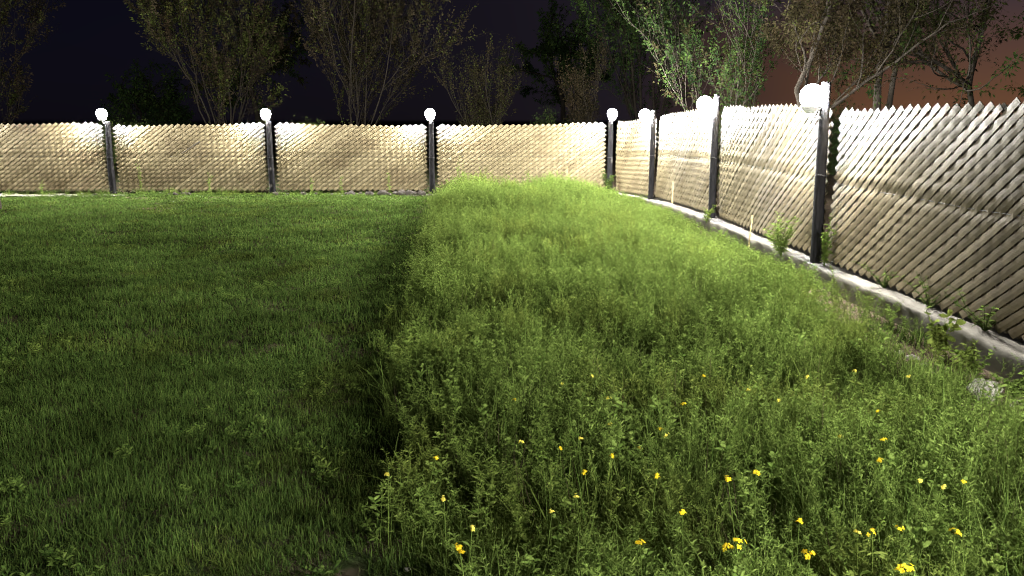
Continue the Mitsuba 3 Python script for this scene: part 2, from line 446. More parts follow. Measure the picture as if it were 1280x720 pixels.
for k, (y, z0) in enumerate(RIGHT + [(-3.2, 0.26)]):
    x = float(fence_x(y)) - 0.08
    z0 = float(kerb_top(y)) - 0.02
    post(x, y, z0, 1.84 if k else 1.76, 0.03 * (k % 3), rw[k][0], 60 + k, w=0.105)
    if k != 3:
        lamp(x, y, z0 + 1.70 + (0.0 if k else -0.04), -1, -0.05, rw[k][1], arm_l=0.18)


# ------------------------------------------------------------------ plants: blades, leaves, weeds
def blades(rng, base, height, width, lean, tone, kind, segs=2):
    """Grass blades as bent strips. base (n,3), height/width/lean (n)."""
    n = len(base)
    az = rng.uniform(0, 2 * PI, n)
    out = np.column_stack([np.cos(az), np.sin(az), np.zeros(n)])
    wd = np.column_stack([-np.sin(az + rng.normal(0, .6, n)), np.cos(az + rng.normal(0, .6, n)), np.zeros(n)])
    V = []
    for k in range(segs + 1):
        t = k / segs
        c = base + out * (lean * t * t * height)[:, None] + np.array([0, 0, 1.0]) * (height * (t - 0.35 * np.clip(lean, 0, 1.2) * t * t))[:, None]
        if k == segs:
            V.append(c[:, None])
        else:
            ww = (width * (1 - 0.45 * t) / 2)[:, None] * wd
            V.append(np.stack([c - ww, c + ww], 1))
    V = np.concatenate(V, 1)
    per = 2 * segs + 1
    F = []
    for k in range(segs - 1):
        F += [[2 * k, 2 * k + 1, 2 * k + 3], [2 * k, 2 * k + 3, 2 * k + 2]]
    F.append([2 * segs - 2, 2 * segs - 1, 2 * segs])
    F = (np.array(F)[None] + (np.arange(n) * per)[:, None, None]).reshape(-1, 3)
    uv = np.column_stack([np.repeat(tone, per), np.repeat(kind, per)])
    return V.reshape(-1, 3), F, uv


def leaves(rng, base, direction, length, width, tone, kind, droop=0.25, fine=False):
    """Pointed leaves: folded diamonds (2 triangles), or with fine=True bent lances (4)."""
    n = len(base)
    d = direction / (np.linalg.norm(direction, axis=1, keepdims=True) + 1e-9)
    r = rng.normal(size=(n, 3))
    s = np.cross(d, r)
    s /= np.linalg.norm(s, axis=1, keepdims=True) + 1e-9
    L, Wd = length[:, None], width[:, None]
    dn = np.array([0, 0, -1.0])
    if not fine:
        mid = base + d * L * 0.45
        tip = base + d * L + dn * L * droop
        V = np.stack([base, mid - s * Wd / 2, mid + s * Wd / 2, tip], 1)
        F, per = [[0, 1, 2], [1, 3, 2]], 4
    else:
        m1 = base + d * L * 0.33 + dn * L * droop * 0.06
        m2 = base + d * L * 0.68 + dn * L * droop * 0.4
        tip = base + d * L * 0.98 + dn * L * droop
        V = np.stack([base, m1 - s * Wd * .45, m1 + s * Wd * .45, m2 - s * Wd * .38, m2 + s * Wd * .38, tip], 1)
        F, per = [[0, 1, 2], [1, 3, 4], [1, 4, 2], [3, 5, 4]], 6
    F = (np.array(F)[None] + (np.arange(n) * per)[:, None, None]).reshape(-1, 3)
    uv = np.column_stack([np.repeat(tone, per), np.repeat(kind, per)])
    return V.reshape(-1, 3), F, uv


def weed(seed, h=0.42, stems=2, leaf_n=34, leaf_l=0.05, leaf_w=0.007, kind=0.5, branchy=3, fine=True, sides=3):
    """An upright weed: thin stems, narrow leaves all the way up, short side shoots near the top."""
    rng = np.random.default_rng(seed)
    out = []
    for _ in range(stems):
        az, ln = rng.uniform(0, 2 * PI), abs(rng.normal(0.14, 0.10))
        hh = h * rng.uniform(0.7, 1.05)
        t = np.linspace(0, 1, 5)
        b0 = np.array([rng.normal(0, .02), rng.normal(0, .02), 0])
        wob = rng.normal(0, 0.012, (5, 2)) * t[:, None]
        p = np.column_stack([b0[0] + math.cos(az) * ln * hh * t ** 1.6 + wob[:, 0], b0[1] + math.sin(az) * ln * hh * t ** 1.6 + wob[:, 1], hh * t])
        v, f = tube(p, np.linspace(0.0024, 0.0010, 5), sides, cap=False)
        out.append((v, f, np.tile([rng.uniform(.3, .7), kind - 0.08], (len(v), 1))))
        axes = [(p, 1.0, leaf_n)]
        for _ in range(branchy):
            k = rng.uniform(0.45, 0.9)
            c = np.array([np.interp(k, t, p[:, a]) for a in range(3)])
            a2 = rng.uniform(0, 2 * PI)
            L2 = hh * rng.uniform(0.16, 0.32)
            q = c + np.outer(np.linspace(0, 1, 4), [math.cos(a2) * .55 * L2, math.sin(a2) * .55 * L2, L2 * 0.85])
            v, f = tube(q, np.linspace(0.0014, 0.0008, 4), 3, cap=False)
            out.append((v, f, np.tile([rng.uniform(.3, .7), kind - 0.08], (len(v), 1))))
            axes.append((q, 0.6, leaf_n // 3))
        for q, sc, cnt in axes:
            tt = np.linspace(0, 1, len(q))
            k = rng.uniform(0.12, 1.0, cnt) ** 0.8
            b = np.column_stack([np.interp(k, tt, q[:, a]) for a in range(3)])
            a3 = rng.uniform(0, 2 * PI, cnt)
            up = rng.uniform(0.25, 1.1, cnt) + 0.5 * k
            dirs = np.column_stack([np.cos(a3), np.sin(a3), up])
            ll = leaf_l * sc * rng.uniform(0.6, 1.35, cnt) * (1.15 - 0.5 * k)
            out.append(leaves(rng, b, dirs, ll, leaf_w * rng.uniform(.7, 1.3, cnt) * (0.7 + .3 * sc), np.clip(rng.normal(0.5, 0.25, cnt), 0, 1), np.clip(rng.normal(kind, 0.035, cnt), 0, 1), 0.3, fine))
    return join(out)


def clump(seed, n=16, h=0.4, spread=0.05, width=0.005, kind=0.45, lean=0.5):
    rng = np.random.default_rng(seed)
    base = np.column_stack([rng.normal(0, spread, (n, 2)), np.zeros(n)])
    return join([blades(rng, base, h * rng.uniform(.5, 1.1, n), width * rng.uniform(.7, 1.3, n), np.abs(rng.normal(lean, .3, n)), np.clip(rng.normal(.5, .25, n), 0, 1), np.clip(rng.normal(kind, .05, n), 0, 1), 3)])


def turf(seed, size, n, h, width, kind=0.25):
    rng = np.random.default_rng(seed)
    base = np.column_stack([rng.uniform(-size / 2, size / 2, (n, 2)), np.full(n, -0.012)])
    cl = meshkit.fbm(np.column_stack([base[:, :2] * 9 + seed, np.zeros(n)]), 3, seed=seed)
    hh = h * (0.35 + 1.3 * cl) * rng.uniform(.6, 1.2, n)
    kd = np.clip(rng.normal(kind, .05, n) + (rng.random(n) < .06) * 0.55, 0, 1)
    return join([blades(rng, base, hh, width * rng.uniform(.7, 1.3, n), np.abs(rng.normal(.55, .35, n)), np.clip(rng.normal(.5, .28, n), 0, 1), kd, 2)])


def group(name, mesh_uv, bsdf='leaf_material'):
    mesh, uv = mesh_uv
    scene[name] = {'type': 'shapegroup', 'blade': mikit.ply(mesh, bsdf, smooth=False, uv=uv)}
    return name


counter = {}


def put(name, source, x, y, z, s=1.0, rot=0.0, sz=None, tilt=(0, 0)):
    counter[name] = counter.get(name, 0) + 1
    c, sn = math.cos(rot) * s, math.sin(rot) * s
    sz = s if sz is None else sz
    m = [[c, -sn, tilt[0] * sz, x], [sn, c, tilt[1] * sz, y], [0, 0, sz, z], [0, 0, 0, 1]]
    scene[f'{name}__{counter[name]:05d}'] = {'type': 'instance', 'source': {'type': 'ref', 'id': source}, 'to_world': T(m)}


# sources
turf_near = [group(f'source_turf_near_{k}', turf(200 + k, 0.36, 560, 0.062, 0.0042)) for k in range(5)]
turf_mid = [group(f'source_turf_mid_{k}', turf(220 + k, 0.60, 620, 0.066, 0.0068)) for k in range(4)]
turf_far = [group(f'source_turf_far_{k}', turf(240 + k, 1.00, 760, 0.070, 0.0115)) for k in range(4)]
weed_near = [group(f'source_weed_near_{k}', weed(300 + k, 0.36 + 0.03 * (k % 4), 2 + k % 2, 26, 0.044, 0.0048 if k % 3 else 0.0068, 0.46 + 0.02 * (k % 3), 3)) for k in range(9)]
weed_far = [group(f'source_weed_far_{k}', weed(340 + k, 0.40 + 0.03 * (k % 3), 3, 20, 0.055, 0.009, 0.46 + 0.02 * (k % 3), 2, fine=False)) for k in range(7)]
tall_clump = [group(f'source_clump_{k}', clump(380 + k, 18, 0.36 + 0.03 * k, 0.045, 0.006, 0.40 + .03 * (k % 3))) for k in range(5)]

under_near = [group(f'source_under_near_{k}', turf(260 + k, 0.36, 420, 0.15, 0.0048, 0.44)) for k in range(4)]
under_far = [group(f'source_under_far_{k}', turf(270 + k, 0.60, 420, 0.17, 0.0085, 0.44)) for k in range(4)]
weed_broad = [group(f'source_broad_{k}', weed(360 + k, 0.34 + 0.03 * k, 2, 18, 0.062, 0.016, 0.40 + .04 * k, 2)) for k in range(3)]
dry_clump = [group(f'source_dry_{k}', clump(395 + k, 5, 0.46 + 0.04 * k, 0.05, 0.0035, 1.0, 0.35)) for k in range(2)]
rosette = [group(f'source_rosette_{k}', weed(370 + k, 0.07, 5, 9, 0.035, 0.012 if k % 2 else 0.007, (0.30, 0.24, 0.34)[k], 0)) for k in range(3)]

rng = np.random.default_rng(7)


def lawn_patch(x0, x1, y0, y1, step, sources, hmul=1.0, meadow=False):
    nxp, nyp = int((x1 - x0) / step) + 1, int((y1 - y0) / step) + 1
    for a in range(nxp):
        for b in range(nyp):
            x, y = x0 + a * step + rng.uniform(-.3, .3) * step, y0 + b * step + rng.uniform(-.3, .3) * step
            if y > 18.62 or abs(x) > 0.70 * y + 1.2 or x > kerb_front(y) - 0.12:
                continue
            if x > kerb_front(y) - 0.75 and y < 8 and rng.random() < 0.75:
                continue
            if (x + 0.62) ** 2 * 2.0 + (y - 2.75) ** 2 < 0.10 and rng.random() < 0.9:
                continue
            nn = float(meshkit.fbm(np.array([x * 0.8, y * 0.8, 3.0]), 3, seed=9))
            h = hmul * (0.55 + 0.95 * nn) * (1.5 if x > edge_x(y) + 0.1 else 1.0)
            if x > edge_x(y) + 0.22 and kerb_front(y) - x > 0.45:
                put('meadow_plants', (under_near if step < .3 else under_far)[rng.integers(4)], x, y, float(ground_z(x, y)), 1.0, rng.uniform(0, 2 * PI), hmul * (0.55 + 0.95 * nn))
            else:
                put('lawn_grass', sources[rng.integers(len(sources))], x, y, float(ground_z(x, y)), 1.0, rng.uniform(0, 2 * PI), min(h, 1.6))


lawn_patch(-4.8, 3.1, 1.5, 5.6, 0.21, turf_near)
lawn_patch(-8.6, 3.1, 5.6, 10.5, 0.36, turf_mid)
lawn_patch(-14.5, 3.1, 10.5, 18.7, 0.60, turf_far)
for _ in range(900):        # low weeds, clover and taller tufts through the lawn
    y = 1.6 + 12.0 * rng.random() ** 1.6
    x = rng.uniform(-0.70 * y - 1.0, edge_x(y))
    if float(meshkit.fbm(np.array([x * 1.3, y * 1.3, 9.0]), 3, seed=33)) > 0.46:
        put('lawn_grass', rosette[rng.integers(3)], x, y, float(ground_z(x, y)), rng.uniform(.6, 1.3), rng.uniform(0, 6.28))
say('lawn_grass', 'short uneven mown lawn grass, dark on the left side', None, kind='stuff')


def meadow(y0, y1, density, pick, smul):
    area = (y1 - y0) * 5.2
    for _ in range(int(area * density)):
        y = rng.uniform(y0, y1)
        x = rng.uniform(-2.1, 3.1)
        e = edge_x(y) + 0.16 * (float(meshkit.noise(np.array([y * 1.7, 5.0, 0]), 3)) - .5) + 0.07 + 0.10 * abs(rng.normal()) - (0.22 * rng.random() if rng.random() < 0.07 else 0)
        if x < e or x > kerb_front(y) - 0.10 or x > 0.72 * y + 0.9:
            continue
        gap = kerb_front(y) - x
        if y < 7.2 and gap < 0.62 and rng.random() < 0.90 - 0.25 * (y > 5.6):
            continue
        q = np.array([x * 1.15, y * 1.15, 1.0])
        nn = float(meshkit.fbm(q, 3, seed=21))
        if nn < 0.36 and rng.random() < 0.45:
            continue
        if (x + 0.45) ** 2 * 1.6 + (y - 2.55) ** 2 < 0.12:
            continue
        h = smul * (0.60 + 0.78 * nn) * rng.uniform(.8, 1.15)
        h *= np.clip((0.50 if y < 8 else 0.34) + gap * 0.5, 0.34, 1.0)
        h *= 1.0 - 0.25 * np.exp(-((x - e) / 0.25) ** 2)
        s = pick[rng.integers(len(pick))]
        put('meadow_plants', s, x, y, float(ground_z(x, y)) - 0.01, smul * rng.uniform(.85, 1.15), rng.uniform(0, 2 * PI), h, (rng.normal(-0.03, .09), rng.normal(0, .09)))


meadow(1.45, 6.5, 230, weed_near * 3 + tall_clump + weed_broad * 2 + dry_clump, 0.92)
meadow(6.5, 12.0, 150, weed_far * 3 + tall_clump + dry_clump[:1], 1.0)
meadow(12.0, 18.6, 105, weed_far * 3 + tall_clump, 1.08)
say('meadow_plants', 'dense tall weeds and uncut grass of the meadow, bright green', None, kind='stuff')


# ------------------------------------------------------------------ yellow flowers
def ray(px, py, z):
    """Where a line of sight meets the height z; used only to read positions off the photograph."""
    a, b = (px - 640) / 1000, (py - 360) / 1000
    t = (1.7 - z) / (math.sin(pitch) + b * math.cos(pitch))
    return a * t, t * (math.cos(pitch) - b * math.sin(pitch))


def flower(x, y, z, size, label, pale=False, heads=1, seed=0):
    rg = np.random.default_rng(seed)
    key = fresh('yellow_flower')
    say(key, label, 'flower', 'yellow flower heads of the meadow')
    z0 = float(ground_z(x, y))
    t = np.linspace(0, 1, 6)
    off = rg.normal(0, 0.04, 2)
    st = np.column_stack([x + off[0] * (1 - t), y + off[1] * (1 - t), z0 + (z - z0) * t])
    v, f = tube(st, np.linspace(0.0030, 0.0018, 6), 5)
    part(key, 'stem', (v, f), 'leaf_material', smooth=True, uv=np.tile([0.5, 0.42], (len(v), 1)))
    k = 9
    b = st[rg.integers(1, 5, k)]
    a = rg.uniform(0, 2 * PI, k)
    m, uv = join([leaves(rg, b, np.column_stack([np.cos(a), np.sin(a), rg.uniform(.2, 1, k)]), rg.uniform(.03, .06, k), rg.uniform(.006, .010, k), rg.uniform(.3, .8, k), np.full(k, .47), .3, True)])
    part(key, 'foliage', m, 'leaf_material', uv=uv)
    for hd in range(heads):
        c = np.array([x, y, z]) + (np.array([rg.normal(0, 1) * size * .7, rg.normal(0, 1) * size * .7, -rg.uniform(.3, 1.2) * size]) if hd else 0)
        fl = []
        for fl_k in range(7 if size > 0.012 else 4):       # a tight cluster of four-petalled florets
            cc = c + rg.normal(0, 1, 3) * np.array([.42, .42, .28]) * size
            up = np.array([cc[0] - c[0], cc[1] - c[1], 0.0]) / size + np.array([0, -0.15, 1.0])
            up /= np.linalg.norm(up)
            e1 = np.cross(up, [1, 0, .1]); e1 /= np.linalg.norm(e1)
            e2 = np.cross(up, e1)
            r0 = rg.uniform(0, 1.5)
            for p_ in range(4):
                an = r0 + p_ * PI / 2
                o, s_ = e1 * math.cos(an) + e2 * math.sin(an), -e1 * math.sin(an) + e2 * math.cos(an)
                L = size * .52
                pts = [cc, cc + o * L * .5 - s_ * L * .38 + up * L * .25, cc + o * L * .5 + s_ * L * .38 + up * L * .25, cc + o * L * .95 - s_ * L * .3 + up * L * .2, cc + o * L * .95 + s_ * L * .3 + up * L * .2]
                fl.append((np.array(pts), np.array([[0, 1, 2], [1, 3, 4], [1, 4, 2]])))
        part(key, 'bloom', join(fl)[0], 'petal_pale_material' if pale else 'petal_material')


big = [((800, 678), 'yellow flower head alone near the bottom, left of the other bright ones', 1), ((921, 677), 'pair of yellow flower heads one above the other near the bottom edge', 2),
       ((1012, 692), 'large yellow flower head near the bottom edge, right of the pair of heads', 1), ((1128, 708), 'yellow flower cluster lowest in the picture, to the right', 2),
       ((999, 652), 'yellow flower head above the large one near the bottom', 1), ((910, 598), 'brightest yellow flower head in the middle of the near meadow', 1),
       ((945, 591), 'yellow flower head just right of the brightest one in the near meadow', 1), ((821, 594), 'yellow flower head left of the brightest one in the near meadow', 1),
       ((574, 684), 'leftmost bright yellow flower near the bare earth at the meadow corner', 2), ((1100, 575), 'yellow orange flower head below the rock on the right', 1),
       ((1090, 663), 'small yellow flower head right of the large ones near the bottom', 1), ((1194, 664), 'yellow flower head farthest right near the bottom', 1),
       ((853, 640), 'dull yellow flower head above and right of the solitary bottom one', 1)]
for k, ((px, py), lab, hd) in enumerate(big):
    z = 0.40
    x, y = ray(px, py, z)
    flower(x, y, z, 0.018 if k in (0, 1, 2, 3, 5) else 0.014, lab, False, hd, 500 + k)
small = [(731, 590), (760, 498), (763, 530), (825, 535), (832, 543), (651, 552), (545, 572), (485, 592), (555, 623), (643, 500), (703, 480), (740, 470), (855, 505), (973, 500), (935, 487), (1098, 514), (1068, 463),
         (1050, 545), (1105, 548), (1150, 600), (1180, 608), (1205, 603), (690, 640), (800, 560), (765, 570), (1072, 665), (720, 620), (880, 470), (1010, 470), (590, 660), (1125, 660), (725, 548), (1136, 470), (700, 560)]
rank = ['first', 'second', 'third', 'fourth', 'fifth', 'sixth', 'seventh', 'eighth', 'ninth', 'tenth', 'eleventh', 'twelfth', 'thirteenth', 'fourteenth', 'fifteenth', 'sixteenth']
rows = {n: sorted(f for f in small if lo <= f[1] < hi) for n, lo, hi in (('farthest', 0, 505), ('middle', 505, 562), ('nearest', 562, 800))}
where = {f: f'small faded yellow flower head, {rank[i]} from the left in the {n} scatter of blooms' for n, fs in rows.items() for i, f in enumerate(fs)}
for k, (px, py) in enumerate(small):
    z = 0.34 if py > 520 else 0.36
    x, y = ray(px, py, z)
    flower(x, y, z, 0.0125, where[(px, py)], k % 3 != 0, 1, 560 + k)

# ------------------------------------------------------------------ small things: stakes, rocks, clods, stalks
def stake(x, y, z0, z1, r, label, lean, seed):
    key = fresh('wooden_stake')
    t = np.linspace(0, 1, 8)
    rg = np.random.default_rng(seed)
    p = np.column_stack([x + lean[0] * t, y + lean[1] * t, z0 + (z1 - z0) * t]) + rg.normal(0, .002, (8, 3))
    scene[key] = mikit.ply(tube(p, r * (1 + .15 * rg.normal(size=8)), 6), 'stake_material', smooth=40)
    say(key, label, 'stake')


x, y = ray(840, 262, 0.16); stake(x, y, -0.02, 0.66, 0.013, 'farther thin pale stake standing by the kerb', (0.0, 0.02), 1)
x, y = ray(935, 309, 0.16); stake(x, y, -0.02, 0.56, 0.013, 'nearer thin pale stake standing by the kerb', (0.03, 0.0), 2)
stake(1.27, 18.4, 0.0, 0.66, 0.010, 'tiny pale stick before the back fence right of the meadow middle', (-0.02, 0), 3)
key = fresh('leaning_stick')
scene[key] = mikit.ply(tube([(-7.72, 18.93, 0.95), (-7.5, 18.90, 1.08), (-7.32, 18.92, 1.20), (-7.27, 18.94, 1.23)], [0.008, 0.011, 0.012, 0.02], 6), 'clod_material', smooth=40)
say(key, 'short dark stick caught slantwise in the brown patched back panel', 'stick')

# weathered stump at the left picture edge
v, f = rounded_prism(0.20, 0.18, 0.52, 0.05, 3, 14, taper=0.12)
v[:, :2] *= (1 + .25 * (meshkit.fbm(v * 7, 3, seed=3) - .5))[:, None]
sx, sy = ray(-4, 262, 0.0)
key = fresh('wooden_stump')
scene[key] = mikit.ply((v + np.array([sx - 0.03, sy, -0.03]), f), 'bark_material', smooth=50)
say(key, 'weathered grey wooden stump on the lawn, cut by the left picture edge', 'stump')

rg = np.random.default_rng(3)
v, f = rock(5, (0.10, 0.065, 0.09), 0.85)
rx, ry = ray(1228, 496, 0.08)
scene[fresh('stone')] = mikit.ply((v + np.array([rx, ry, 0.115]), f), 'stone_material', smooth=35)
say('stone', 'largest pale broken stone on the bare soil below the kerb, right', 'stone', 'pale stones along the kerb')
STONES = [(1180, 470, .035), (1198, 478, .045), (1140, 447, .05), (1155, 455, .03), (1125, 441, .04), (1262, 505, .03), (1272, 500, .035), (1210, 486, .03), (1252, 512, .025), (1168, 464, .025), (1188, 486, .02)]
for k, (px, py, s) in enumerate(STONES):
    px_, py_ = ray(px, py, 0.08)
    v, f = rock(20 + k, (s, s * rg.uniform(.6, 1), s), 0.55, sub=2)
    a = rg.uniform(0, 6)
    v = np.column_stack([v[:, 0] * math.cos(a) - v[:, 1] * math.sin(a), v[:, 0] * math.sin(a) + v[:, 1] * math.cos(a), v[:, 2]])
    key = fresh('stone')
    scene[key] = mikit.ply((v + np.array([px_, py_, float(ground_z(px_, py_)) + s * .10]), f), 'stone_material', smooth=35)
    say(key, f'small pale stone on the soil strip by the kerb, {rank[sorted(t[0] for t in STONES).index(px)]} from the left', 'stone', 'pale stones along the kerb')
PEB = [(rg.uniform(-0.85, -0.35), rg.uniform(2.5, 3.0)) for _ in range(2)]
for k, (x, y) in enumerate(PEB):
    s = rg.uniform(.010, .018)
    v, f = rock(60 + k, (s, s * .8, s), .6, sub=2)
    key = fresh('pebble')
    scene[key] = mikit.ply((v + np.array([x, y, float(ground_z(x, y)) + s * .3]), f), 'stone_material', smooth=35)
    say(key, f'small pebble on the bare earth at the meadow corner, {rank[sorted(PEB).index((x, y))]} from the left', 'pebble', 'pebbles on the bare earth patch')
for k in range(26):
    CLODS = [468, 490, 505, 445, 515, 478, 400, 385, 530, 455, 497, 420, 365, 520, 440, 222, 232, 245, 113, 130, 210, 240, 351, 355, 540, 483]
    px = CLODS[k]
    x = (px - 640) / 1000 * 18.9
    y = rg.uniform(18.35, 18.6)
    s = rg.uniform(.06, .13) if 430 < px < 540 else rg.uniform(.04, .08)
    v, f = rock(90 + k, (s, s * .8, s), .8, .5, sub=2)
    key = fresh('earth_clod')
    scene[key] = mikit.ply((v + np.array([x, y, 0.02 + s * .3]), f), 'clod_material', smooth=35)
    say(key, (f'dark earth clod at the back fence foot, {rank[sorted(c for c in CLODS if c >= 385).index(px)]} from left in the thick row' if px >= 385 else f'small dark earth clod on the lawn edge, {rank[sorted(c for c in CLODS if c < 385).index(px)]} from the left'), 'clod', 'dark clods of earth along the back fence')


def bush(name, cat, label, x, y, z, h, spread, n, seed, kind, leaf=(0.06, 0.012), stems=7, up=1.0, fine=True):
    """A small plant of several stems with leaves along them."""
    rg = np.random.default_rng(seed)
    key = fresh(name)
    say(key, label, cat)
    st, lv = [], []
    for s in range(stems):
        a, sp = rg.uniform(0, 2 * PI), spread * rg.uniform(.2, 1)
        hh = h * rg.uniform(.6, 1.05)
        t = np.linspace(0, 1, 6)
        p = np.column_stack([x + math.cos(a) * sp * t ** 1.3, y + math.sin(a) * sp * t ** 1.3, z + hh * t ** up]) + rg.normal(0, .01, (6, 3)) * t[:, None]
        v, f = tube(p, np.linspace(.004, .0012, 6), 4, cap=False)
        st.append((v, f, np.tile([.4, max(0, kind - .1)], (len(v), 1))))
        k = rg.uniform(.15, 1, n)
        b = np.column_stack([np.interp(k, t, p[:, c]) for c in range(3)])
        a3 = rg.uniform(0, 2 * PI, n)
        lv.append(leaves(rg, b, np.column_stack([np.cos(a3), np.sin(a3), rg.uniform(-.1, 1, n)]), leaf[0] * rg.uniform(.6, 1.3, n), leaf[1] * rg.uniform(.7, 1.3, n), np.clip(rg.normal(.55, .25, n), 0, 1), np.clip(rg.normal(kind, .04, n), 0, 1), .3, fine))
    m, uv = join(st); part(key, 'stems', m, 'leaf_material', uv=uv)
    m, uv = join(lv); part(key, 'foliage', m, 'leaf_material', uv=uv)


bush('weed_bush', 'bush', 'feathery light green bush on the kerb before the panel left of the nearest post', 2.98, 8.75, .22, .46, .26, 60, 700, .52, (.07, .010), 12)
bush('post_weed', 'plant', 'leafy green plant growing at the right side of the nearest post', 3.16, 7.98, .24, .52, .12, 26, 701, .45, (.055, .018), 7)
bush('kerb_vine', 'plant', 'round leaved plant climbing over the kerb edge with yellowing leaves at its tip', 3.02, 5.45, .07, .34, .13, 16, 702, .50, (.065, .050), 8)
bush('kerb_weed', 'plant', 'low dark weeds against the kerb face right of the round leaved plant', 3.03, 5.0, .07,   .22, .22, 30, 703, .42, (.05, .018), 9)
bush('kerb_weed', 'plant', 'weeds on the kerb top before the nearest panel, left clump', 3.28, 6.9, .25, .24, .30, 18, 704, .36, (.045, .008), 7)
bush('kerb_weed', 'plant', 'weeds on the kerb top before the nearest panel, middle clump', 3.27, 6.1, .25, .30, .35, 20, 705, .36, (.045, .008), 8)
bush('kerb_weed', 'plant', 'weeds on the kerb top before the nearest panel, right clump', 3.30, 5.4, .25, .36, .34, 22, 706, .34, (.045, .008), 9)
bush('kerb_weed', 'plant', 'dark leafy weeds on the soil at the right picture edge', 3.0, 4.55, .07, .18, .25, 30, 707, .38, (.05, .02), 8)
bush('corner_weed', 'plant', 'dark leafy weeds at the foot of the corner post', 2.2, 18.5, .02, .55, .18, 30, 708, .15, (.08, .03), 7)
bush('post_weed', 'plant', 'small pale weeds at the foot of the post between the stakes', 2.9, 11.9, .2, .3, .14, 22, 709, .45, (.06, .015), 6)
for k, (px, hgt, tone) in enumerate([(187, .75, .6), (490, .62, .5), (578, .95, .62), (395, .5, .5), (270, .55, .5), (660, .8, .6), (65, .35, .45), (432, .45, .5)]):
    bush('dry_stalk', 'plant', ['thin pale weed stalk before the second back panel, left part', 'green weed stalk before the third back panel near the clods', 'tall thin stalk before the corner side back panel', 'low weed stalk at the foot of the third back panel, left part',
         'thin weed stalk before the second back panel, right part', 'thin stalk rising from the far meadow before the back fence', 'low weed at the foot of the leftmost back panel', 'short weed left of the dark clods at the back fence'][k],
         (px - 640) / 1000 * 18.9, 18.55, .02, hgt, .07, 14, 720 + k, tone, (.06, .014), 3)
bush('leafy_weed', 'plant', 'small pale leafy weed low in the lawn at the bottom left', -1.32, 2.62, 0.0, .09, .08, 14, 740, .52, (.045, .016), 5)


# taller unmown fringe along the back fence
for k in range(520):
    x = rng.uniform(-14.5, -1.6)
    y = 18.62 - abs(rng.normal(0, .10))
    put('lawn_grass', (tall_clump + turf_far)[rng.integers(9)], x, y, float(ground_z(x, y)), rng.uniform(.35, .6), rng.uniform(0, 6.28), rng.uniform(.25, .55) * (0.6 if -6 < x < -2 else 1.0))

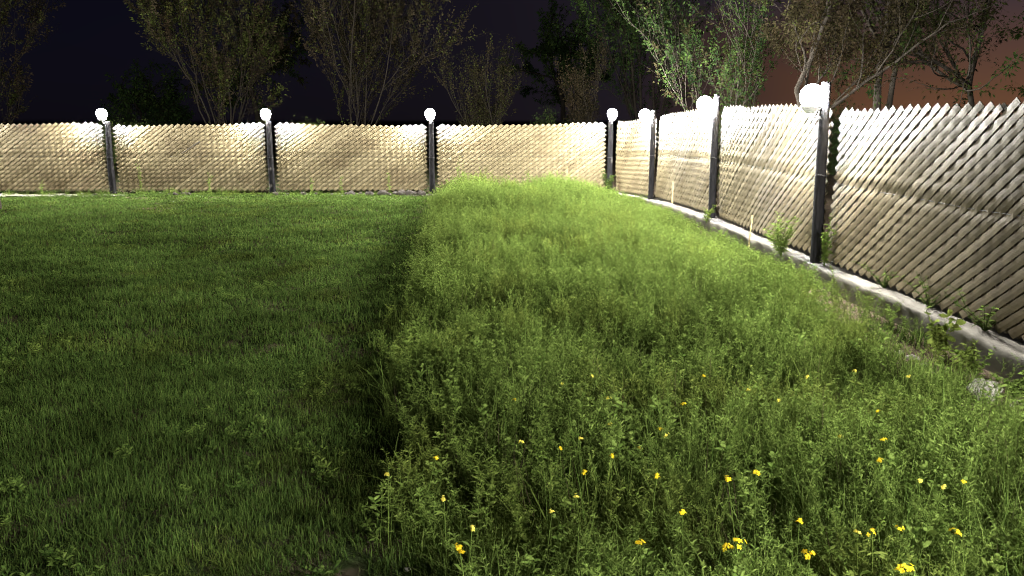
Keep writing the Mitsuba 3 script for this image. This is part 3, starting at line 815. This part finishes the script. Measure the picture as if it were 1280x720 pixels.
# ------------------------------------------------------------------ trees behind the fence
def tree(name, label, x, y, H, seed, style, kinds, leaf=0.05, n_leaf=16000, trunk_r=0.08, group_=None, spread=1.0, bare=0.0, stems=1, z=0.0, fork=0.35):
    rg = np.random.default_rng(seed)
    tubes, twigs = [], []
    upright = style == 'upright'

    def grow(p, d, L, r, depth):
        n = 5
        pts, dd = [p], d
        for s in range(n):
            dd = dd + rg.normal(0, .10 if upright else .16, 3) + np.array([0, 0, (.10 if upright else .05) * (depth > 0)])
            dd = dd / np.linalg.norm(dd)
            pts.append(pts[-1] + dd * L / n)
        pts = np.array(pts)
        rr = np.linspace(r, r * (.62 if depth < 3 else .3), n + 1)
        tubes.append(tube(pts, rr, 8 if depth == 0 else 5 if depth < 3 else 3, cap=False))
        if depth >= (0 if upright else 2):
            twigs.append((pts, depth))
        if depth >= 4:
            return
        kids = {0: rg.integers(4, 6), 1: rg.integers(4, 7), 2: rg.integers(3, 6), 3: rg.integers(2, 4)}[depth]
        for k in range(kids):
            t = rg.uniform(fork if depth == 0 else .2, 1.0) if k else 1.0
            c = np.array([np.interp(t * n, np.arange(n + 1), pts[:, a]) for a in range(3)])
            base = pts[min(n, int(t * n) + 1)] - pts[max(0, int(t * n) - 1)]
            base = base / np.linalg.norm(base)
            side = rg.normal(size=3); side -= base * (side @ base); side /= np.linalg.norm(side)
            ang = math.radians(rg.uniform(16, 34) if upright else rg.uniform(28, 62)) * (0.6 if k == 0 else 1) * spread
            nd = base * math.cos(ang) + side * math.sin(ang)
            grow(c, nd, L * rg.uniform(.52, .78) * (1.0 if depth else .95), r * (.62 if k == 0 else .45) * rg.uniform(.85, 1.1), depth + 1)

    for s in range(stems):
        a = rg.uniform(0, 2 * PI)
        d0 = np.array([math.cos(a) * (.28 if stems > 1 else .05), math.sin(a) * (.28 if stems > 1 else .05), 1.0])
        grow(np.array([x + (rg.normal(0, .12) if stems > 1 else 0), y + (rg.normal(0, .12) if stems > 1 else 0), z - 0.05]), d0 / np.linalg.norm(d0), H * (.50 if upright else .42) * (rg.uniform(.7, 1.05) if stems > 1 else 1), trunk_r * (.6 if stems > 1 else 1), 0)
    key = fresh(name)
    say(key, label, 'tree', group_)
    part(key, 'trunk', join(tubes)[0], 'dimmed_bark_material' if group_ == BACK else 'bark_material', smooth=True)
    # leaves in clumps along the twigs, some twigs bare
    wts = np.array([np.linalg.norm(np.diff(p, axis=0), axis=1).sum() * {0: .12, 1: .45, 2: .7, 3: 1, 4: 1.2}[dp] for p, dp in twigs]) * (rg.random(len(twigs)) > bare) * rg.lognormal(0, 0.9, len(twigs))
    cnt = rg.multinomial(n_leaf, wts / wts.sum())
    tone0 = rg.uniform(.05, .95, len(twigs))
    kd0 = rg.choice(len(kinds), len(twigs))
    B, D, TN, KD = [], [], [], []
    for (p, dp), c, tn, kk in zip(twigs, cnt, tone0, kd0):
        if not c:
            continue
        t = rg.uniform(.05, 1.0, c) * (len(p) - 1)
        b = np.column_stack([np.interp(t, np.arange(len(p)), p[:, a]) for a in range(3)])
        ax = (p[-1] - p[0]) / (np.linalg.norm(p[-1] - p[0]) + 1e-9)
        r = rg.normal(size=(c, 3))
        B.append(b + r * (.018 if upright else .045)); D.append(r + ax * (1.4 if upright else .6)); TN.append(np.clip(rg.normal(tn, .2, c), 0, 1)); KD.append(np.clip(rg.normal(kinds[kk], .05, c), 0, 1))
    B, D, TN, KD = np.vstack(B), np.vstack(D), np.concatenate(TN), np.concatenate(KD)
    L = leaf * rg.uniform(.6, 1.4, len(B))
    m, uv = join([leaves(rg, B, D, L, L * rg.uniform(.32, .5, len(B)), TN, KD, .2)])
    part(key, 'crown', m, 'leaf_material', uv=uv)
    return key


BACK = 'trees behind the back fence'
SIDE = 'trees behind the right fence'


def at(px, y):           # x of something at depth y that the photograph shows in column px (near the horizon)
    return (px - 640) / 1000 * y * 1.0


# behind the back fence
tree('slender_tree', 'dark leafy tree at the left picture edge behind the back fence', at(-10, 30.0), 30.0, 9.50, 800, 'upright', (.75, .9, 1), .10, 34000, .10, BACK, 1.3, .0, 5, fork=.1)
tree('slender_tree', 'upright many stemmed tree left of the second lamp, lit from below', at(285, 28.8), 28.8, 8.78, 801, 'upright', (.75, .7, .95), .095, 34000, .06, BACK, 1.1, .05, 6, fork=.1)
tree('slender_tree', 'tall upright tree behind the third back panel, left of the third lamp', at(450, 28.8), 28.8, 8.78, 802, 'upright', (.75, .85, .95), .095, 34000, .06, BACK, 1.05, .05, 6, fork=.1)
tree('sapling', 'small upright sapling right of the third lamp behind the back fence', at(608, 27.0), 27.0, 4.34, 803, 'upright', (.75, .85), .07, 9000, .035, BACK, .7, .0, 5, fork=.1)
tree('sapling', 'small brownish sapling left of the corner lamp behind the back fence', at(724, 26.4), 26.4, 3.74, 804, 'upright', (.95, .85), .07, 6000, .03, BACK, .7, .0, 4, fork=.1)
tree('low_bush', 'low green bush behind the back fence just right of the leftmost lamp', at(175, 26.4), 26.4, 2.00, 805, 'spread', (.3, .6), .06, 6000, .03, BACK, 1.2, .0, 6, fork=.1)
tree('low_bush', 'low dark bush behind the back fence left of the brownish sapling', at(690, 27.6), 27.6, 2.66, 806, 'spread', (.05, .2), .06, 7000, .03, BACK, 1.2, .0, 6, fork=.1)
tree('low_bush', 'low green bush behind the back fence below the tall upright tree', at(400, 26.4), 26.4, 2.30, 807, 'spread', (.3, .55), .06, 6000, .03, BACK, 1.2, .0, 6, fork=.1)
tree('dark_tree', 'tall dim tree between the corner lamp and the green leafy tree', at(805, 30.6), 30.6, 11.06, 808, 'upright', (.0, .1), .12, 32000, .10, BACK, 1.5, .0, 6, fork=.1)
tree('dark_tree', 'black distant tree between the third lamp and the corner', at(700, 42), 42, 8.5, 809, 'spread', (.0, .1), .17, 12000, .16, BACK, 1.0, .0)
tree('dark_tree', 'black distant tree behind the second lamp', at(330, 40), 40, 9.0, 810, 'spread', (.0, .75), .17, 12000, .16, BACK, 1.0, .0)
tree('dark_tree', 'black distant tree between the two leftmost lamps', at(190, 44), 44, 5.5, 811, 'spread', (.0, .1), .17, 9000, .16, BACK, 1.1, .0, 3)
# behind the right fence
tree('green_tree', 'green leafy tree right of the tall dim one, close behind the right fence', at(893, 19), 19, 5.4, 820, 'upright', (.08, .0, .12, .8), .085, 8000, .05, SIDE, .95, .15, 3, fork=.15)
tree('spreading_tree', 'spreading grey brown tree with many bare boughs behind the largest lamp', at(985, 14.8), 14.8, 5.7, 821, 'spread', (.92, .85, .78), .07, 16000, .08, SIDE, .66, .2, fork=.35)
tree('spreading_tree', 'forked pale trunked tree right of the largest lamp', at(1088, 17.0), 17.0, 7.6, 822, 'spread', (.95, .85), .07, 3500, .11, SIDE, .75, .35, fork=.92)
tree('spreading_tree', 'slim trunked tree just right of the forked one', at(1112, 19.0), 19.0, 8.0, 823, 'spread', (.95, .85), .075, 3500, .09, SIDE, .7, .35, fork=.9)
tree('spreading_tree', 'dark leaved tree standing before the reddish sky at the right', at(1230, 18.5), 18.5, 7.3, 824, 'spread', (.1, .75, .9), .085, 9000, .09, SIDE, .8, .1, fork=.85)
tree('spreading_tree', 'dark leaved tree cut by the right picture edge', at(1300, 18.5), 18.5, 5.62, 825, 'spread', (.1, .25), .08, 16000, .09, SIDE, .9, .0, fork=.2)
tree('low_bush', 'dark bush low behind the right fence between the two nearest lamps', at(940, 19.0), 19.0, 3.04, 826, 'spread', (.1, .3), .065, 9000, .03, SIDE, 1.2, .0, 6, fork=.1)
tree('low_bush', 'dark bush low behind the right fence right of the largest lamp', at(1050, 23.5), 23.5, 2.71, 827, 'spread', (.05, .1), .07, 9000, .03, SIDE, 1.2, .0, 6, fork=.1)
